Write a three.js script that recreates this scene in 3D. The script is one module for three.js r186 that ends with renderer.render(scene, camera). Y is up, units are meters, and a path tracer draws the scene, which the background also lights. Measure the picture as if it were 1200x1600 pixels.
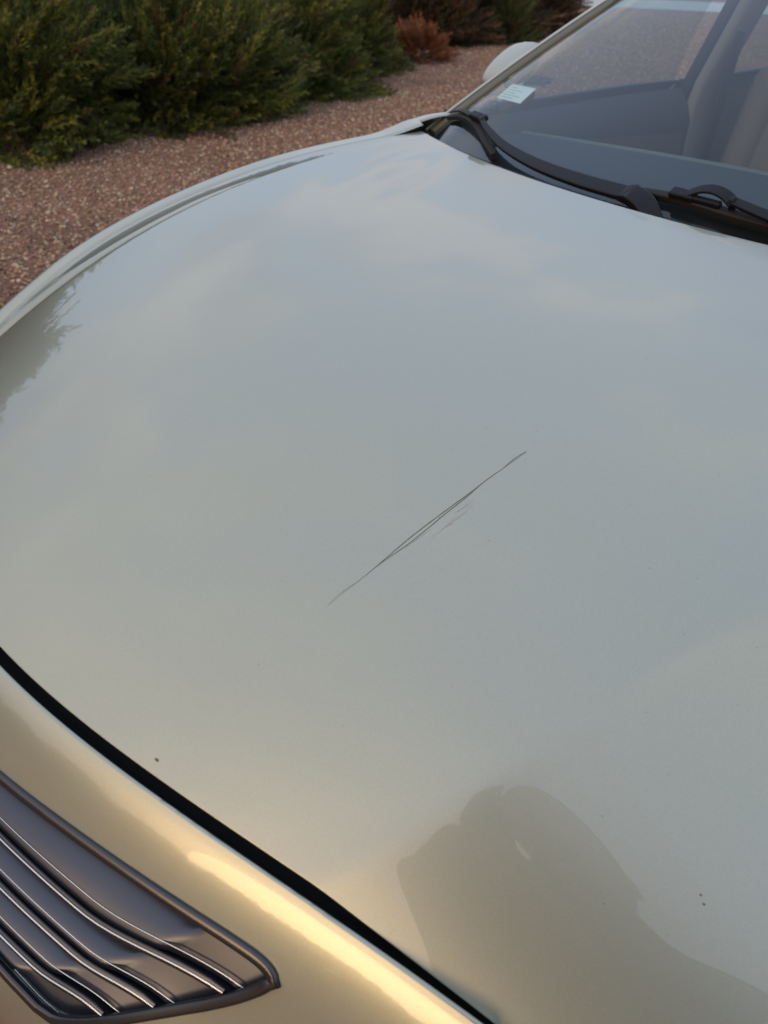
import * as THREE from 'three';
import { mergeGeometries, mergeVertices } from 'three/addons/utils/BufferGeometryUtils.js';
import { RoundedBoxGeometry } from 'three/addons/geometries/RoundedBoxGeometry.js';
import { MarchingCubes } from 'three/addons/objects/MarchingCubes.js';
import { ImprovedNoise } from 'three/addons/math/ImprovedNoise.js';

// ------------------------------------------------------------------ camera, sky, sun, exposure
const scene = new THREE.Scene();
const camera = new THREE.PerspectiveCamera(67.33, 0.75, 0.02, 400);
const CAM = new THREE.Vector3(0.7766, 1.3262, 1.1258), YAW = 0.88952, PITCH = 0.62795, ROLL = 0.03469;
camera.position.copy(CAM);
camera.rotation.order = 'YXZ';
camera.rotation.set(-PITCH, YAW, ROLL);
camera.focus = 0.85;
camera.userData.fStop = camera.getFocalLength() / 3.4;       // a 3.4 mm wide opening: a phone's main lens
const renderer = new THREE.WebGLRenderer();
renderer.toneMapping = THREE.LinearToneMapping;
renderer.toneMappingExposure = 1.24;
renderer.shadowMap.enabled = true;

let seed = 7;
const rnd = () => { seed = (seed * 1664525 + 1013904223) >>> 0; return seed / 4294967296; };
const rr = (a, b) => a + (b - a) * rnd();
const lerp = (a, b, t) => a + (b - a) * t;
const clamp = (v, a = 0, b = 1) => Math.min(b, Math.max(a, v));
const sst = (a, b, v) => { const t = clamp((v - a) / (b - a)); return t * t * (3 - 2 * t); };
const noise = new ImprovedNoise();
const fbm = (x, y, z, o = 4) => { let s = 0, a = 0.5, f = 1; for (let i = 0; i < o; i++) { s += a * noise.noise(x * f, y * f, z * f); a *= 0.5; f *= 2.03; } return s; };

const SUN = new THREE.Vector3(0.30, 0.19, 1).normalize();
{
  const W = 1024, H = 512, d = new Float32Array(W * H * 4);
  for (let j = 0; j < H; j++) for (let i = 0; i < W; i++) {
    const el = ((j + 0.5) / H - 0.5) * Math.PI, az = ((i + 0.5) / W - 0.5) * 2 * Math.PI;
    const y = Math.sin(el), c = Math.cos(el), x = c * Math.cos(az), z = c * Math.sin(az);
    const h = Math.max(y, 0.03), cx = x / (h + 0.35), cz = z / (h + 0.35);
    const n = fbm(cx * 1.9 + 3.1, cz * 1.9 - 1.7, 0.4, 5), n2 = fbm(cx * 3.4 - 5, cz * 2.8 + 8, 2.2, 4);
    const cover = sst(-0.08, 0.10, n + 0.4 * n2), up = sst(0, 0.8, y);
    let col = [lerp(0.42, 0.58, up), lerp(0.54, 0.73, up), lerp(0.70, 1.06, up)];
    const shade = clamp(0.5 + 1.6 * n2), lift = 0.58 + 0.42 * up, cl = [lerp(0.64, 0.98, shade) * lift, lerp(0.74, 1.0, shade) * lift, lerp(0.92, 1.08, shade) * lift];
    col = col.map((v, k) => lerp(v, cl[k], 0.15 + 0.8 * cover));
    const cosA = clamp(x * SUN.x + y * SUN.y + z * SUN.z, -1, 1), ang = Math.acos(cosA), hl = Math.max(Math.hypot(x, z), 1e-6);
    const flat = Math.acos(clamp((x * SUN.x + z * SUN.z) / (hl * Math.hypot(SUN.x, SUN.z)), -1, 1));
    const wide = Math.exp(-Math.pow(flat / 0.75, 2)) * sst(0.97, 0.55, y), tight = Math.exp(-Math.pow(ang / 0.38, 2));
    const broken = 0.7 + 0.6 * clamp(0.5 + n2 * 1.6);
    col[0] += (wide * 0.58 + tight * 3.2) * broken; col[1] += (wide * 0.36 + tight * 1.6) * broken; col[2] += (tight * 0.38 + wide * 0.14) * broken;
    const k = (j * W + i) * 4; d[k] = col[0]; d[k + 1] = col[1]; d[k + 2] = col[2]; d[k + 3] = 1;
  }
  const sky = new THREE.DataTexture(d, W, H, THREE.RGBAFormat, THREE.FloatType);
  sky.mapping = THREE.EquirectangularReflectionMapping; sky.magFilter = THREE.LinearFilter; sky.minFilter = THREE.LinearFilter; sky.wrapS = THREE.RepeatWrapping; sky.needsUpdate = true;
  scene.background = sky; scene.environment = sky; scene.backgroundIntensity = 0.82;
}
const sun = new THREE.DirectionalLight(new THREE.Color().setRGB(1, 0.70, 0.38), 0.85);
sun.position.copy(SUN).multiplyScalar(30); sun.target.position.set(0, 0.5, 0);
sun.castShadow = true; sun.shadow.radius = 60; sun.shadow.mapSize.set(2048, 2048);
Object.assign(sun.shadow.camera, { left: -16, right: 16, top: 16, bottom: -16, near: 1, far: 80 });
scene.add(sun, sun.target);

// ------------------------------------------------------------------ helpers
const V = (x, y, z) => new THREE.Vector3(x, y, z);
const rgb = (r, g, b) => new THREE.Color().setRGB(r, g, b);
const taken = {};
function numbered(n) { const k = taken[n] = (taken[n] ?? -1) + 1; return k ? `${n}_${String(k).padStart(3, '0')}` : n; }
function mesh(name, geo, mat, parent) {
  const m = new THREE.Mesh(geo, mat); m.name = parent && parent !== scene ? name : numbered(name);
  m.castShadow = m.receiveShadow = true; (parent || scene).add(m); return m;
}
function thing(name, label, category, pos = [0, 0, 0], group) {
  const g = new THREE.Group(); g.name = numbered(name); g.position.set(...pos); g.userData = { label, category }; if (group) g.userData.group = group; scene.add(g); return g;
}
function structure(o) { o.userData.kind = 'structure'; return o; }
// a grid surface: f(u, v) -> Vector3, u and v lists or counts
function grid(us, vs, f, flip = false, uvf) {
  const U = Array.isArray(us) ? us : Array.from({ length: us + 1 }, (_, i) => i / us), Q = Array.isArray(vs) ? vs : Array.from({ length: vs + 1 }, (_, i) => i / vs);
  const pos = [], uv = [], idx = [], n = Q.length;
  for (const u of U) for (const v of Q) { const p = f(u, v); pos.push(p.x, p.y, p.z); const t = uvf ? uvf(p, u, v) : [p.x + p.y * 0.37, p.z - p.y * 0.61]; uv.push(t[0], t[1]); }
  for (let i = 0; i < U.length - 1; i++) for (let j = 0; j < n - 1; j++) {
    const a = i * n + j, b = a + n;
    if (flip) idx.push(a, a + 1, b, b, a + 1, b + 1); else idx.push(a, b, a + 1, b, b + 1, a + 1);
  }
  const g = new THREE.BufferGeometry();
  g.setAttribute('position', new THREE.Float32BufferAttribute(pos, 3)); g.setAttribute('uv', new THREE.Float32BufferAttribute(uv, 2)); g.setIndex(idx);
  g.computeVertexNormals(); return g;
}
const plain = (g) => { const q = g.index ? g.toNonIndexed() : g; for (const k of Object.keys(q.attributes)) if (!['position', 'normal', 'uv'].includes(k)) q.deleteAttribute(k); return q; };
const merge = (list) => mergeGeometries(list.map(plain));
function box(w, h, d, x, y, z, r = 0.01, rot) { const g = new RoundedBoxGeometry(w, h, d, 3, Math.min(r, w / 2.01, h / 2.01, d / 2.01)); if (rot) g.rotateX(rot[0]).rotateY(rot[1]).rotateZ(rot[2]); return g.translate(x, y, z); }
function tube(points, r, seg = 40, sides = 10, closed = false) { return new THREE.TubeGeometry(new THREE.CatmullRomCurve3(points, closed), seg, r, sides, closed); }
// a sweep with a width and a thickness: rows of [centre, half width vector, half height vector]
function sweep(rows, round = 0.6) {
  const K = 16; let fl = rows.map(([c, a, b]) => (t) => { const w = t * 2 * Math.PI, cx = Math.cos(w), cy = Math.sin(w), e = round; return c.clone().addScaledVector(a, Math.sign(cx) * Math.pow(Math.abs(cx), e)).addScaledVector(b, Math.sign(cy) * Math.pow(Math.abs(cy), e)); });
  const g = grid(rows.map((_, i) => i), K, (i, t) => fl[i](t), false);
  const caps = [0, rows.length - 1].map((i) => grid([0, 1], K, (s, t) => fl[i](t).lerp(rows[i][0], i ? s : 1 - s), false));
  return merge([g, ...caps]);
}
function sdf(fn, lo, size, res) {                              // mesh of fn < 0 inside the cube at lo
  const mc = new MarchingCubes(res, new THREE.MeshBasicMaterial(), false, false, 200000); mc.isolation = 0;
  for (let k = 0; k < res; k++) for (let j = 0; j < res; j++) for (let i = 0; i < res; i++)
    mc.field[i + j * res + k * res * res] = -fn(lo[0] + size * i / res, lo[1] + size * j / res, lo[2] + size * k / res);
  mc.update();
  const n = mc.count, g = new THREE.BufferGeometry(), p = new Float32Array(n * 3);
  for (let i = 0; i < n * 3; i++) p[i] = lo[i % 3] + size * (mc.positionArray[i] + 1) / 2;
  g.setAttribute('position', new THREE.BufferAttribute(p, 3));
  const m = mergeVertices(g, 1e-5); m.computeVertexNormals(); return m;
}
function dataTex(w, h, f, srgb, rx = 1, ry = 1) {
  const d = new Uint8Array(w * h * 4);
  for (let j = 0; j < h; j++) for (let i = 0; i < w; i++) { const c = f(i, j), k = (j * w + i) * 4; d[k] = c[0]; d[k + 1] = c[1]; d[k + 2] = c[2]; d[k + 3] = 255; }
  const t = new THREE.DataTexture(d, w, h); t.wrapS = t.wrapT = THREE.RepeatWrapping; t.magFilter = THREE.LinearFilter; t.minFilter = THREE.LinearMipmapLinearFilter; t.generateMipmaps = true;
  if (srgb) t.colorSpace = THREE.SRGBColorSpace; t.repeat.set(rx, ry); t.needsUpdate = true; return t;
}

// ------------------------------------------------------------------ materials
const flake = dataTex(512, 512, () => { const v = 243 + Math.floor(rnd() * 13) - (rnd() < 0.02 ? 14 : 0); return [v, v, v]; }, true, 4, 4);
const phys = (o) => new THREE.MeshPhysicalMaterial(o), std = (o) => new THREE.MeshStandardMaterial(o);
const M = {
  paint: phys({ name: 'paint', color: rgb(0.398, 0.412, 0.325), map: flake, metalness: 0.5, roughness: 0.32, clearcoat: 1, clearcoatRoughness: 0.012, side: THREE.DoubleSide }),
  primer: std({ color: rgb(0.105, 0.120, 0.070), roughness: 0.8 }),
  scuff: std({ color: rgb(0.40, 0.41, 0.37), roughness: 0.7 }),
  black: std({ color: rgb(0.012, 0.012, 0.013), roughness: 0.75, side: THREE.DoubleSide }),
  plastic: std({ color: rgb(0.009, 0.009, 0.011), roughness: 0.48, side: THREE.DoubleSide }),
  wiper: phys({ color: rgb(0.006, 0.006, 0.009), roughness: 0.5, specularIntensity: 0.55 }),
  rubber: std({ color: rgb(0.006, 0.006, 0.007), roughness: 0.7 }),
  gun: std({ color: rgb(0.085, 0.092, 0.115), metalness: 0.7, roughness: 0.33, side: THREE.DoubleSide }),
  rim: std({ color: rgb(0.085, 0.085, 0.09), metalness: 0.85, roughness: 0.26, side: THREE.DoubleSide }),
  chrome: std({ color: rgb(0.62, 0.66, 0.68), metalness: 1, roughness: 0.18 }),
  trim: std({ color: rgb(0.10, 0.10, 0.07), roughness: 0.5, side: THREE.DoubleSide }),
  glass: phys({ color: rgb(0.66, 0.76, 0.78), transmission: 1, thickness: 0, roughness: 0.0, ior: 1.5, side: THREE.DoubleSide }),
  sideGlass: phys({ color: rgb(0.70, 0.80, 0.78), transmission: 1, thickness: 0, roughness: 0.0, ior: 1.5, side: THREE.DoubleSide }),
  dash: std({ color: rgb(0.040, 0.048, 0.058), roughness: 0.7 }),
  dashEdge: std({ color: rgb(0.11, 0.14, 0.14), roughness: 0.5 }),
  doorCard: std({ color: rgb(0.055, 0.060, 0.072), roughness: 0.75 }),
  doorInsert: std({ color: rgb(0.10, 0.09, 0.085), roughness: 0.85 }),
  pillarTrim: std({ color: rgb(0.22, 0.22, 0.21), roughness: 0.8 }),
  seat: std({ color: rgb(0.15, 0.14, 0.13), roughness: 0.9 }),
  lamp: phys({ color: rgb(0.30, 0.32, 0.33), metalness: 0.3, roughness: 0.2, clearcoat: 1, clearcoatRoughness: 0.02, side: THREE.DoubleSide }),
  tyre: std({ color: rgb(0.02, 0.02, 0.02), roughness: 0.9 }),
  alloy: std({ color: rgb(0.5, 0.5, 0.5), metalness: 0.9, roughness: 0.3 }),
};

// ------------------------------------------------------------------ ground
const DUSTY = dataTex(640, 640, (i, j) => {
  const a = noise.noise(i * 0.31, j * 0.31, 1) * 0.5 + noise.noise(i * 0.13, j * 0.13, 5) * 0.5, b = fbm(i / 170, j / 170, 9, 4), v = clamp(0.5 + a * 0.75 + b * 0.35);
  return [lerp(62, 172, v), lerp(42, 128, v), lerp(32, 102, v)];
}, true, 130, 130);
const ground = structure(mesh('gravel_ground', new THREE.PlaneGeometry(260, 260).rotateX(-Math.PI / 2), std({ map: DUSTY, roughness: 1 })));
const road = structure(mesh('road', new THREE.PlaneGeometry(120, 9).rotateX(-Math.PI / 2).rotateY(0.59), std({ color: rgb(0.42, 0.43, 0.41), roughness: 0.95 }))); road.position.set(-20.6, 0.004, -30.9); road.userData.label = 'pale paved road beyond the gravel';
ground.userData.label = 'reddish brown gravel ground around the car';

// ------------------------------------------------------------------ the car: one body shape for hood, fenders and nose
const zR = (x) => -0.32 * x * x, zF = (x) => { const q = x * x; return 1.098 - 0.60323 * q + 0.44864 * q * q - 0.10326 * q * q * q; };
const yR = (x) => 1.0 - 0.015 * x * x, yF = (x) => 0.785 - 0.1 * x * x;
const gT = (t) => 0.23 * t + 0.77 * Math.pow(Math.max(t, 0), 3.3);
const xC = (z) => 0.70 - 0.09 * z - 0.10 * z * z;
function Y(x, z) {
  const s = Math.abs(x), t = (z - zR(x)) / (zF(x) - zR(x));
  let y = yR(x) - (yR(x) - yF(x)) * gT(Math.min(t, 1.02));
  const e = s - xC(Math.max(z, 0)), w = 0.20, q = clamp((Math.sqrt(e * e + 0.000015) + e) / 2 / w);
  y -= 0.020 * q * (2 - q) * (0.25 + 0.75 * sst(-0.1, 0.45, z));
  { const a = (s - 0.50 + 0.45 * (z - 0.12)) / 0.045, b = (z - 0.12) / 0.13; y += 0.0060 * Math.exp(-a * a - b * b) - 0.0052 * Math.exp(-(a + 1.7) * (a + 1.7) - b * b); }   // swelling and dip added before the windshield corner to ripple the reflections
  return y;
}
const car = thing('car', 'pale green metallic sedan parked on gravel with a thin scratch across its hood', 'car');
const sE = (v) => 0.735 + 0.055 * Math.sin(Math.min(v / 0.62, 1) * Math.PI / 2) - 0.02 * sst(0.7, 1, v);   // half width of the hood, rear to front
function hoodAt(u, v) { const x = u * sE(v); const z = lerp(zR(x), zF(x), v); return V(x, Y(x, z), z); }
{
  // hood skin with a folded hem all round
  const N = 150, us = [], vs = [];
  const inner = Array.from({ length: N + 1 }, (_, i) => i / N); inner.splice(1, 0, 0.0005, 0.0015); inner.splice(-1, 0, 0.9985, 0.9995);
  const hem = [[0.0004, 0.0002], [0.0008, 0.0006], [0.0010, 0.0013], [0.0008, 0.0020], [-0.004, 0.003], [-0.014, 0.005]];
  const ul = [...hem.map((_, k) => -1 - (hem.length - k)), ...inner.map((i) => i * 2 - 1), ...hem.map((_, k) => 2 + k)];
  const vl = [...hem.map((_, k) => -(hem.length - k)), ...inner, ...hem.map((_, k) => 2 + k)];
  const g = grid(ul, vl, (u, v) => {
    let hu = 0, hv = 0, su = 1, sv = 1;
    if (u < -1) { hu = Math.round(-1 - u); su = -1; u = -1; } else if (u > 1) { hu = Math.round(u - 1); u = 1; }
    if (v < 0) { hv = Math.round(-v); sv = -1; v = 0; } else if (v > 1) { hv = Math.round(v - 1); v = 1; }
    const p = hoodAt(u, v), a = hu ? hem[hu - 1] : [0, 0], b = hv ? hem[hv - 1] : [0, 0];
    p.x += su * a[0]; p.z += sv * b[0]; p.y -= Math.max(a[1], b[1]); return p;
  });
  const hood = mesh('hood', g, M.paint, car);
  hood.userData.label = 'pale green metallic hood with a long thin scratch';
  // marks on the paint, each a sliver lying on the surface
  const onHood = (x, z, up = 0.0004) => V(x, Y(x, z) + up, z);
  const mark = (name, pts, width, mat) => {                   // pts: [x, z, relative width]
    const c = new THREE.CatmullRomCurve3(pts.map(([x, z]) => V(x, 0, z))), n = 60;
    const g2 = grid(n, 1, (u, v) => {
      const p = c.getPointAt(u), t = c.getTangentAt(u), k = u * (pts.length - 1), i = Math.min(Math.floor(k), pts.length - 2), w = lerp(pts[i][2], pts[i + 1][2], k - i) * width * (0.75 + 0.5 * Math.abs(noise.noise(u * 31, width * 900, 3)));
      return onHood(p.x - t.z * (v - 0.5) * w, p.z + t.x * (v - 0.5) * w, 0.0004);
    });
    return mesh(name, g2, mat, hood);
  };
  // the long scratch: two strands that part in the middle and join again
  const P = (f, o) => { const x = lerp(SC[0][0], SC[1][0], f), z = lerp(SC[0][1], SC[1][1], f), dx = SC[1][0] - SC[0][0], dz = SC[1][1] - SC[0][1], L = Math.hypot(dx, dz); return [x + (-dz / L) * o, z + (dx / L) * o]; };
  const SC = [[0.3598, 0.8478], [0.3578, 0.6083]];
  const strand = (rows, w, m) => mark('scratch', rows.map(([f, o, k]) => [...P(f, o), k]), w, m);
  strand([[0, 0.0, 0.12], [0.08, 0.0006, 0.3], [0.17, 0.0014, 0.6], [0.25, 0.0012, 0.9], [0.37, 0.0002, 1.1], [0.45, 0.0002, 1.2], [0.57, 0.0006, 1.1], [0.67, 0.0011, 1.3], [0.78, 0.0003, 1.1], [0.88, 0.0005, 0.8], [0.95, 0.0006, 0.6], [1, 0.0, 0.4]], 0.00066, M.primer);
  strand([[0.2, 0.0014, 0.3], [0.27, 0.0024, 0.8], [0.36, 0.0042, 1.0], [0.46, 0.0040, 1.1], [0.56, 0.0030, 1.1], [0.66, 0.0026, 1.0], [0.75, 0.0006, 0.7], [0.82, 0.0002, 0.3]], 0.00066, M.primer);
  strand([[0.86, 0.0006, 0.3], [0.93, -0.0010, 0.8], [1, -0.0004, 0.5]], 0.0008, M.primer);
  strand([[0.0, 0.0, 0.2], [0.05, -0.0012, 0.35], [0.12, 0.0004, 0.3]], 0.0007, M.primer);
  strand([[0.33, 0.0044, 0.3], [0.40, 0.0058, 0.8], [0.47, 0.0062, 0.3]], 0.0008, M.scuff);
  for (let k = 0; k < 5; k++) { const f0 = rr(0.42, 0.62), L = rr(0.06, 0.16), o = rr(0.008, 0.017); strand([[f0, o, 0.2], [f0 + L / 2, o + 0.001, 0.7], [f0 + L, o - 0.001, 0.2]], 0.0007, M.scuff); }
  // stone chips and specks of dirt
  const chip = (x, z, r, name = 'stone_chip') => { const g2 = new THREE.CircleGeometry(r, 9, rnd() * 3); const e = 1e-3, n = V(-(Y(x + e, z) - Y(x - e, z)) / (2 * e), 1, -(Y(x, z + e) - Y(x, z - e)) / (2 * e)).normalize(); g2.scale(1, rr(0.55, 0.95), 1).applyQuaternion(new THREE.Quaternion().setFromUnitVectors(V(0, 0, 1), n)).translate(x + n.x * 0.0004, Y(x, z) + n.y * 0.0004, z + n.z * 0.0004); return mesh(name, g2, M.primer, hood); };
  chip(0.3565, 1.0195, 0.0021); chip(0.7068, 0.7681, 0.0010); chip(0.7020, 0.7660, 0.0009);
  for (let i = 0; i < 70; i++) { const x = rr(-0.1, 0.72), z = rr(0.35, 0.92); if (z < zF(x) - 0.06) chip(x, z, rr(0.00022, 0.00055), 'paint_speck'); }
}
// added black sheet blocks light under the hood; black strip paints the gap shade
mesh('under_hood_light_blocker', grid(40, 40, (u, v) => { const p = hoodAt((u * 2 - 1) * 0.99, v); p.y -= 0.05; return p; }), M.black, car);
mesh('hood_gap_shade_strip', grid(80, [0, 1, 2, 3], (u, v) => { const x = (u * 2 - 1) * 0.80; return V(x, yF(x) - [0.05, 0.045, 0.045, 0.06][v], zF(x) + [-0.05, -0.01, 0.03, 0.04][v]); }), M.black, car);

// fascia: profile B(d): how far it stands forward at depth d below the hood edge
const BP = [[0.004, 0.0125], [0.010, 0.0200], [0.020, 0.0300], [0.034, 0.0415], [0.050, 0.0530], [0.068, 0.0645], [0.09, 0.078], [0.115, 0.0935], [0.16, 0.125], [0.21, 0.150], [0.30, 0.168], [0.42, 0.163], [0.52, 0.12]];
const BC = new THREE.CatmullRomCurve3(BP.map(([d, b]) => V(d, b, 0)));
const BT = BC.getPoints(400);
function B(d) { let i = 0; while (i < 399 && BT[i + 1].x < d) i++; const a = BT[i], b = BT[i + 1]; return lerp(a.y, b.y, clamp((d - a.x) / (b.x - a.x), -0.5, 1)); }
const corner = new THREE.CubicBezierCurve(new THREE.Vector2(0.70, zF(0.70)), new THREE.Vector2(0.80, zF(0.70) - 0.03), new THREE.Vector2(0.852, 0.78), new THREE.Vector2(0.858, 0.60));
function plan(x) {                                            // plan of the nose: s up to 0.70 straight across, beyond that round the corner (0.70 .. 1.00)
  const s = Math.abs(x), k = Math.sign(x) || 1;
  if (s <= 0.70) { const e = 1e-3, dz = (zF(s + e) - zF(s - e)) / (2 * e), L = Math.hypot(1, dz); return { x, z: zF(s), nx: k * -dz / L * 0.0, nz: 1, y: yF(s) }; }
  const t = clamp((s - 0.70) / 0.30), p = corner.getPoint(t), q = corner.getTangent(t), L = Math.hypot(q.x, q.y);
  const nx = -q.y / L, nz = q.x / L, f = sst(0, 0.4, t);
  return { x: k * p.x, z: p.y, nx: k * nx * f, nz: lerp(1, nz, f), y: yF(0.70) };
}
function FP(x, d, depth = 0) {
  const p = plan(x), s = Math.abs(x), b = B(d) * (1 - 0.78 * sst(0.62, 1.0, s));
  const e = 0.004, db = (B(d + e) - B(d - e)) / (2 * e), L = Math.hypot(1, db);
  return V(p.x + p.nx * (b - depth / L), p.y - d - depth * db / L, p.z + p.nz * (b - depth / L));
}
const table = (T) => { const c = new THREE.CatmullRomCurve3(T.map(([a, b]) => V(a, b, 0)), false, 'centripetal').getPoints(T.length * 24); return (x) => { const s = Math.abs(x); if (s <= c[0].x) return c[0].y; for (let i = 0; i < c.length - 1; i++) if (c[i + 1].x >= s) return lerp(c[i].y, c[i + 1].y, (s - c[i].x) / (c[i + 1].x - c[i].x + 1e-9)); return c[c.length - 1].y; }; };
const XT = 0.5345, XB = 0.39, DT = 0.0545;                     // grille opening: tip, lower corner, depth of the tip
const dTop = table([[0, 0.070], [0.15, 0.067], [0.237, 0.062], [0.321, 0.0562], [0.392, 0.0522], [0.453, 0.0488], [0.498, 0.0462], [0.519, 0.0462], [0.529, 0.0488], [0.534, 0.053], [0.5345, 0.0545]]);
const dBot = table([[0, 0.194], [0.25, 0.198], [0.335, 0.203], [0.372, 0.206], [0.393, 0.202], [0.415, 0.187], [0.461, 0.144], [0.504, 0.101], [0.526, 0.0735], [0.5328, 0.0615], [0.5345, 0.0545]]);
{
  const xs = []; for (let i = 0; i <= 130; i++) xs.push(lerp(-1, 1, i / 130));
  for (const e of [0, 0.0008, 0.002, 0.004, 0.006, 0.009, 0.012, 0.018, 0.024, 0.030, 0.05, 0.1, 0.108, 0.116, 0.124, 0.132, 0.14, 0.15]) xs.push(XT - e, e - XT); xs.sort((a, b) => a - b);
  const headTop = (x) => 0.004 + 0.075 * sst(0.66, 0.74, Math.abs(x));
  const up = grid(xs, [-2, -1, ...Array.from({ length: 27 }, (_, i) => i / 26), 1.1, 1.2, 1.3], (x, v) => {
    const a = headTop(x), b = Math.max(Math.abs(x) < XT ? dTop(x) : DT, a + 0.004);
    if (v < 0) { const p = FP(x, a); p.y -= v === -2 ? 0.018 : 0.003; p.z -= v === -2 ? 0.006 : 0.0022; return p; }
    if (v > 1) { if (Math.abs(x) >= XT) return FP(x, b); const k = Math.round((v - 1) * 10) - 1; return FP(x, b + [0.0015, 0.0022, 0.0024][k], [0.001, 0.004, 0.018][k]); }
    return FP(x, lerp(a, b, v));
  }, true);
  const low = grid(xs, [-0.3, -0.2, -0.1, ...Array.from({ length: 31 }, (_, i) => i / 30)], (x, v) => {
    const top = Math.abs(x) < XT ? Math.max(dBot(x), dTop(x)) : Math.max(DT, headTop(x) + 0.004);
    if (v < 0) { if (Math.abs(x) >= XT) return FP(x, top); const k = Math.round(-v * 10) - 1; return FP(x, top - [0.0015, 0.0022, 0.0024][k], [0.001, 0.004, 0.018][k]); }
    return FP(x, lerp(top, 0.52, v * v * 0.5 + v * 0.5));
  }, true);
  mesh('front_bumper', merge([up, low]), M.paint, car);
  // grille
  const xEnd = (d) => { let a = XB - 0.03, b = XT; for (let i = 0; i < 30; i++) { const m = (a + b) / 2; if (dBot(m) > d) a = m; else b = m; } return a; };
  const gr = mesh('grille', grid(60, 8, (u, v) => { const x = lerp(-XT - 0.005, XT + 0.005, u); return FP(x, lerp(0.042, 0.21, v), 0.085); }, true), M.black, car);
  gr.userData.label = 'dark metallic grille of four curved vanes with bright strips';
  const edges = [(x) => dTop(x) - 0.002, (x) => 0.1065 - 0.0215 * sst(0.37, 0.51, Math.abs(x)), (x) => 0.138 - 0.009 * sst(0.385, 0.46, Math.abs(x)), (x) => 0.1705 - 0.009 * sst(0.355, 0.42, Math.abs(x)), (x) => dBot(Math.min(Math.abs(x), 0.378)) - 0.002];
  for (let k = 0; k < 4; k++) {
    const e0 = edges[k], e1 = edges[k + 1], at = (x, p) => lerp(e0(x), e1(x), p);
    const ends = (p) => { let x = 0.45; for (let i = 0; i < 12; i++) x = lerp(x, xEnd(clamp(at(x, p), DT + 0.001, 0.203)), 0.7); return x - 0.003; };
    const eMid = ends(0.5), deep = k ? 0.046 : 0.058;
    mesh('vane', grid(170, 22, (u, p) => {
      const e = ends(p), x = lerp(-e, e, u), s = Math.abs(x), trough = deep * Math.pow(1 - p, 1.5) + 0.005 - 0.004 * Math.sin(Math.PI * p), flat = 0.009 + 0.010 * (1 - p) + 0.04 * (1 - sst(0, 0.12, p)) * (k ? 1 : 0.3);
      const kx = eMid - 0.080 + 0.018 * (1 - p);
      return FP(x, at(x, p), lerp(trough, flat, sst(kx - 0.009, kx + 0.003, s)));
    }, true), M.gun, gr);
    { const e = ends(0.9) - 0.004, b = Array.from({ length: 81 }, (_, i) => { const x = lerp(-e, e, i / 80); return FP(x, at(x, k < 3 ? 0.86 : 0.93), 0.0062); }); mesh('edge_line', tube(b, 0.0007, 160, 6), M.chrome, gr); }
    if (k < 3) {                                               // the bright strip along the lip of the vane, and the ledge under it
      const e = ends(1) - 0.010, at2 = (u, o, dd) => { const x = lerp(-e, e, u); return FP(x, e1(x) + dd, o); };
      const a = Array.from({ length: 81 }, (_, i) => at2(i / 80, 0.0005, 0.0016));
      const ribbon = (hw, hh, up, round = 0.7) => sweep(a.map((c, i) => { const t = a[Math.min(i + 1, 80)].clone().sub(a[Math.max(i - 1, 0)]).normalize(), n = at2(i / 80, -0.01, 0).sub(at2(i / 80, 0, 0)).normalize(), w = n.clone().cross(t), k2 = i < 1 || i > 79 ? 0.7 : 1; return [c.clone().addScaledVector(n, up), w.multiplyScalar(hw * k2), n.clone().multiplyScalar(hh * k2)]; }), round);
      const lip = mesh('vane_lip', ribbon(0.0040, 0.0019, 0), M.rim, gr); lip.userData.label = 'dark metal lip carrying a thin bright line';
      mesh('bright_strip', ribbon(0.0011, 0.0011, 0.0016, 1), M.chrome, gr);
      mesh('vane_ledge', grid(60, 1, (u, v) => at2(u, v ? 0.06 : 0.003, 0.004), true), M.gun, gr);
    }
  }
  // rim round the opening
  const loop = [], near = [0.0015, 0.003, 0.006, 0.010, 0.016, 0.024, 0.034, 0.048, 0.065, 0.085, 0.10, 0.11, 0.118, 0.126, 0.134, 0.142, 0.16, 0.19, 0.22].map((e) => XT - e), row = [...near.map((x) => -x), ...Array.from({ length: 25 }, (_, i) => lerp(-0.3, 0.3, i / 24)), ...near.slice().reverse()];
  for (const x of row) loop.push([x * 0.998, Math.abs(x) > 0.515 ? Math.min(dTop(x) + 0.003, DT) : dTop(x) + 0.003]);
  loop.push([XT - 0.0005, DT]);
  for (const x of row.slice().reverse()) loop.push([x * 0.996, Math.max(dBot(x) - 0.003, DT)]);
  loop.push([-XT + 0.0005, DT]);
  const c = loop.map(([x, d]) => FP(x, d, -0.001)), nn = loop.map(([x, d]) => FP(x, d, -0.02).sub(FP(x, d)).normalize());
  const rows = c.map((p, i) => { const t = c[(i + 1) % c.length].clone().sub(c[(i - 1 + c.length) % c.length]).normalize(); return [p, nn[i].clone().cross(t).normalize().multiplyScalar(0.0048), nn[i].clone().multiplyScalar(0.0042)]; });
  rows.push(rows[0]); mesh('frame', sweep(rows, 0.75), M.rim, gr);
}
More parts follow.
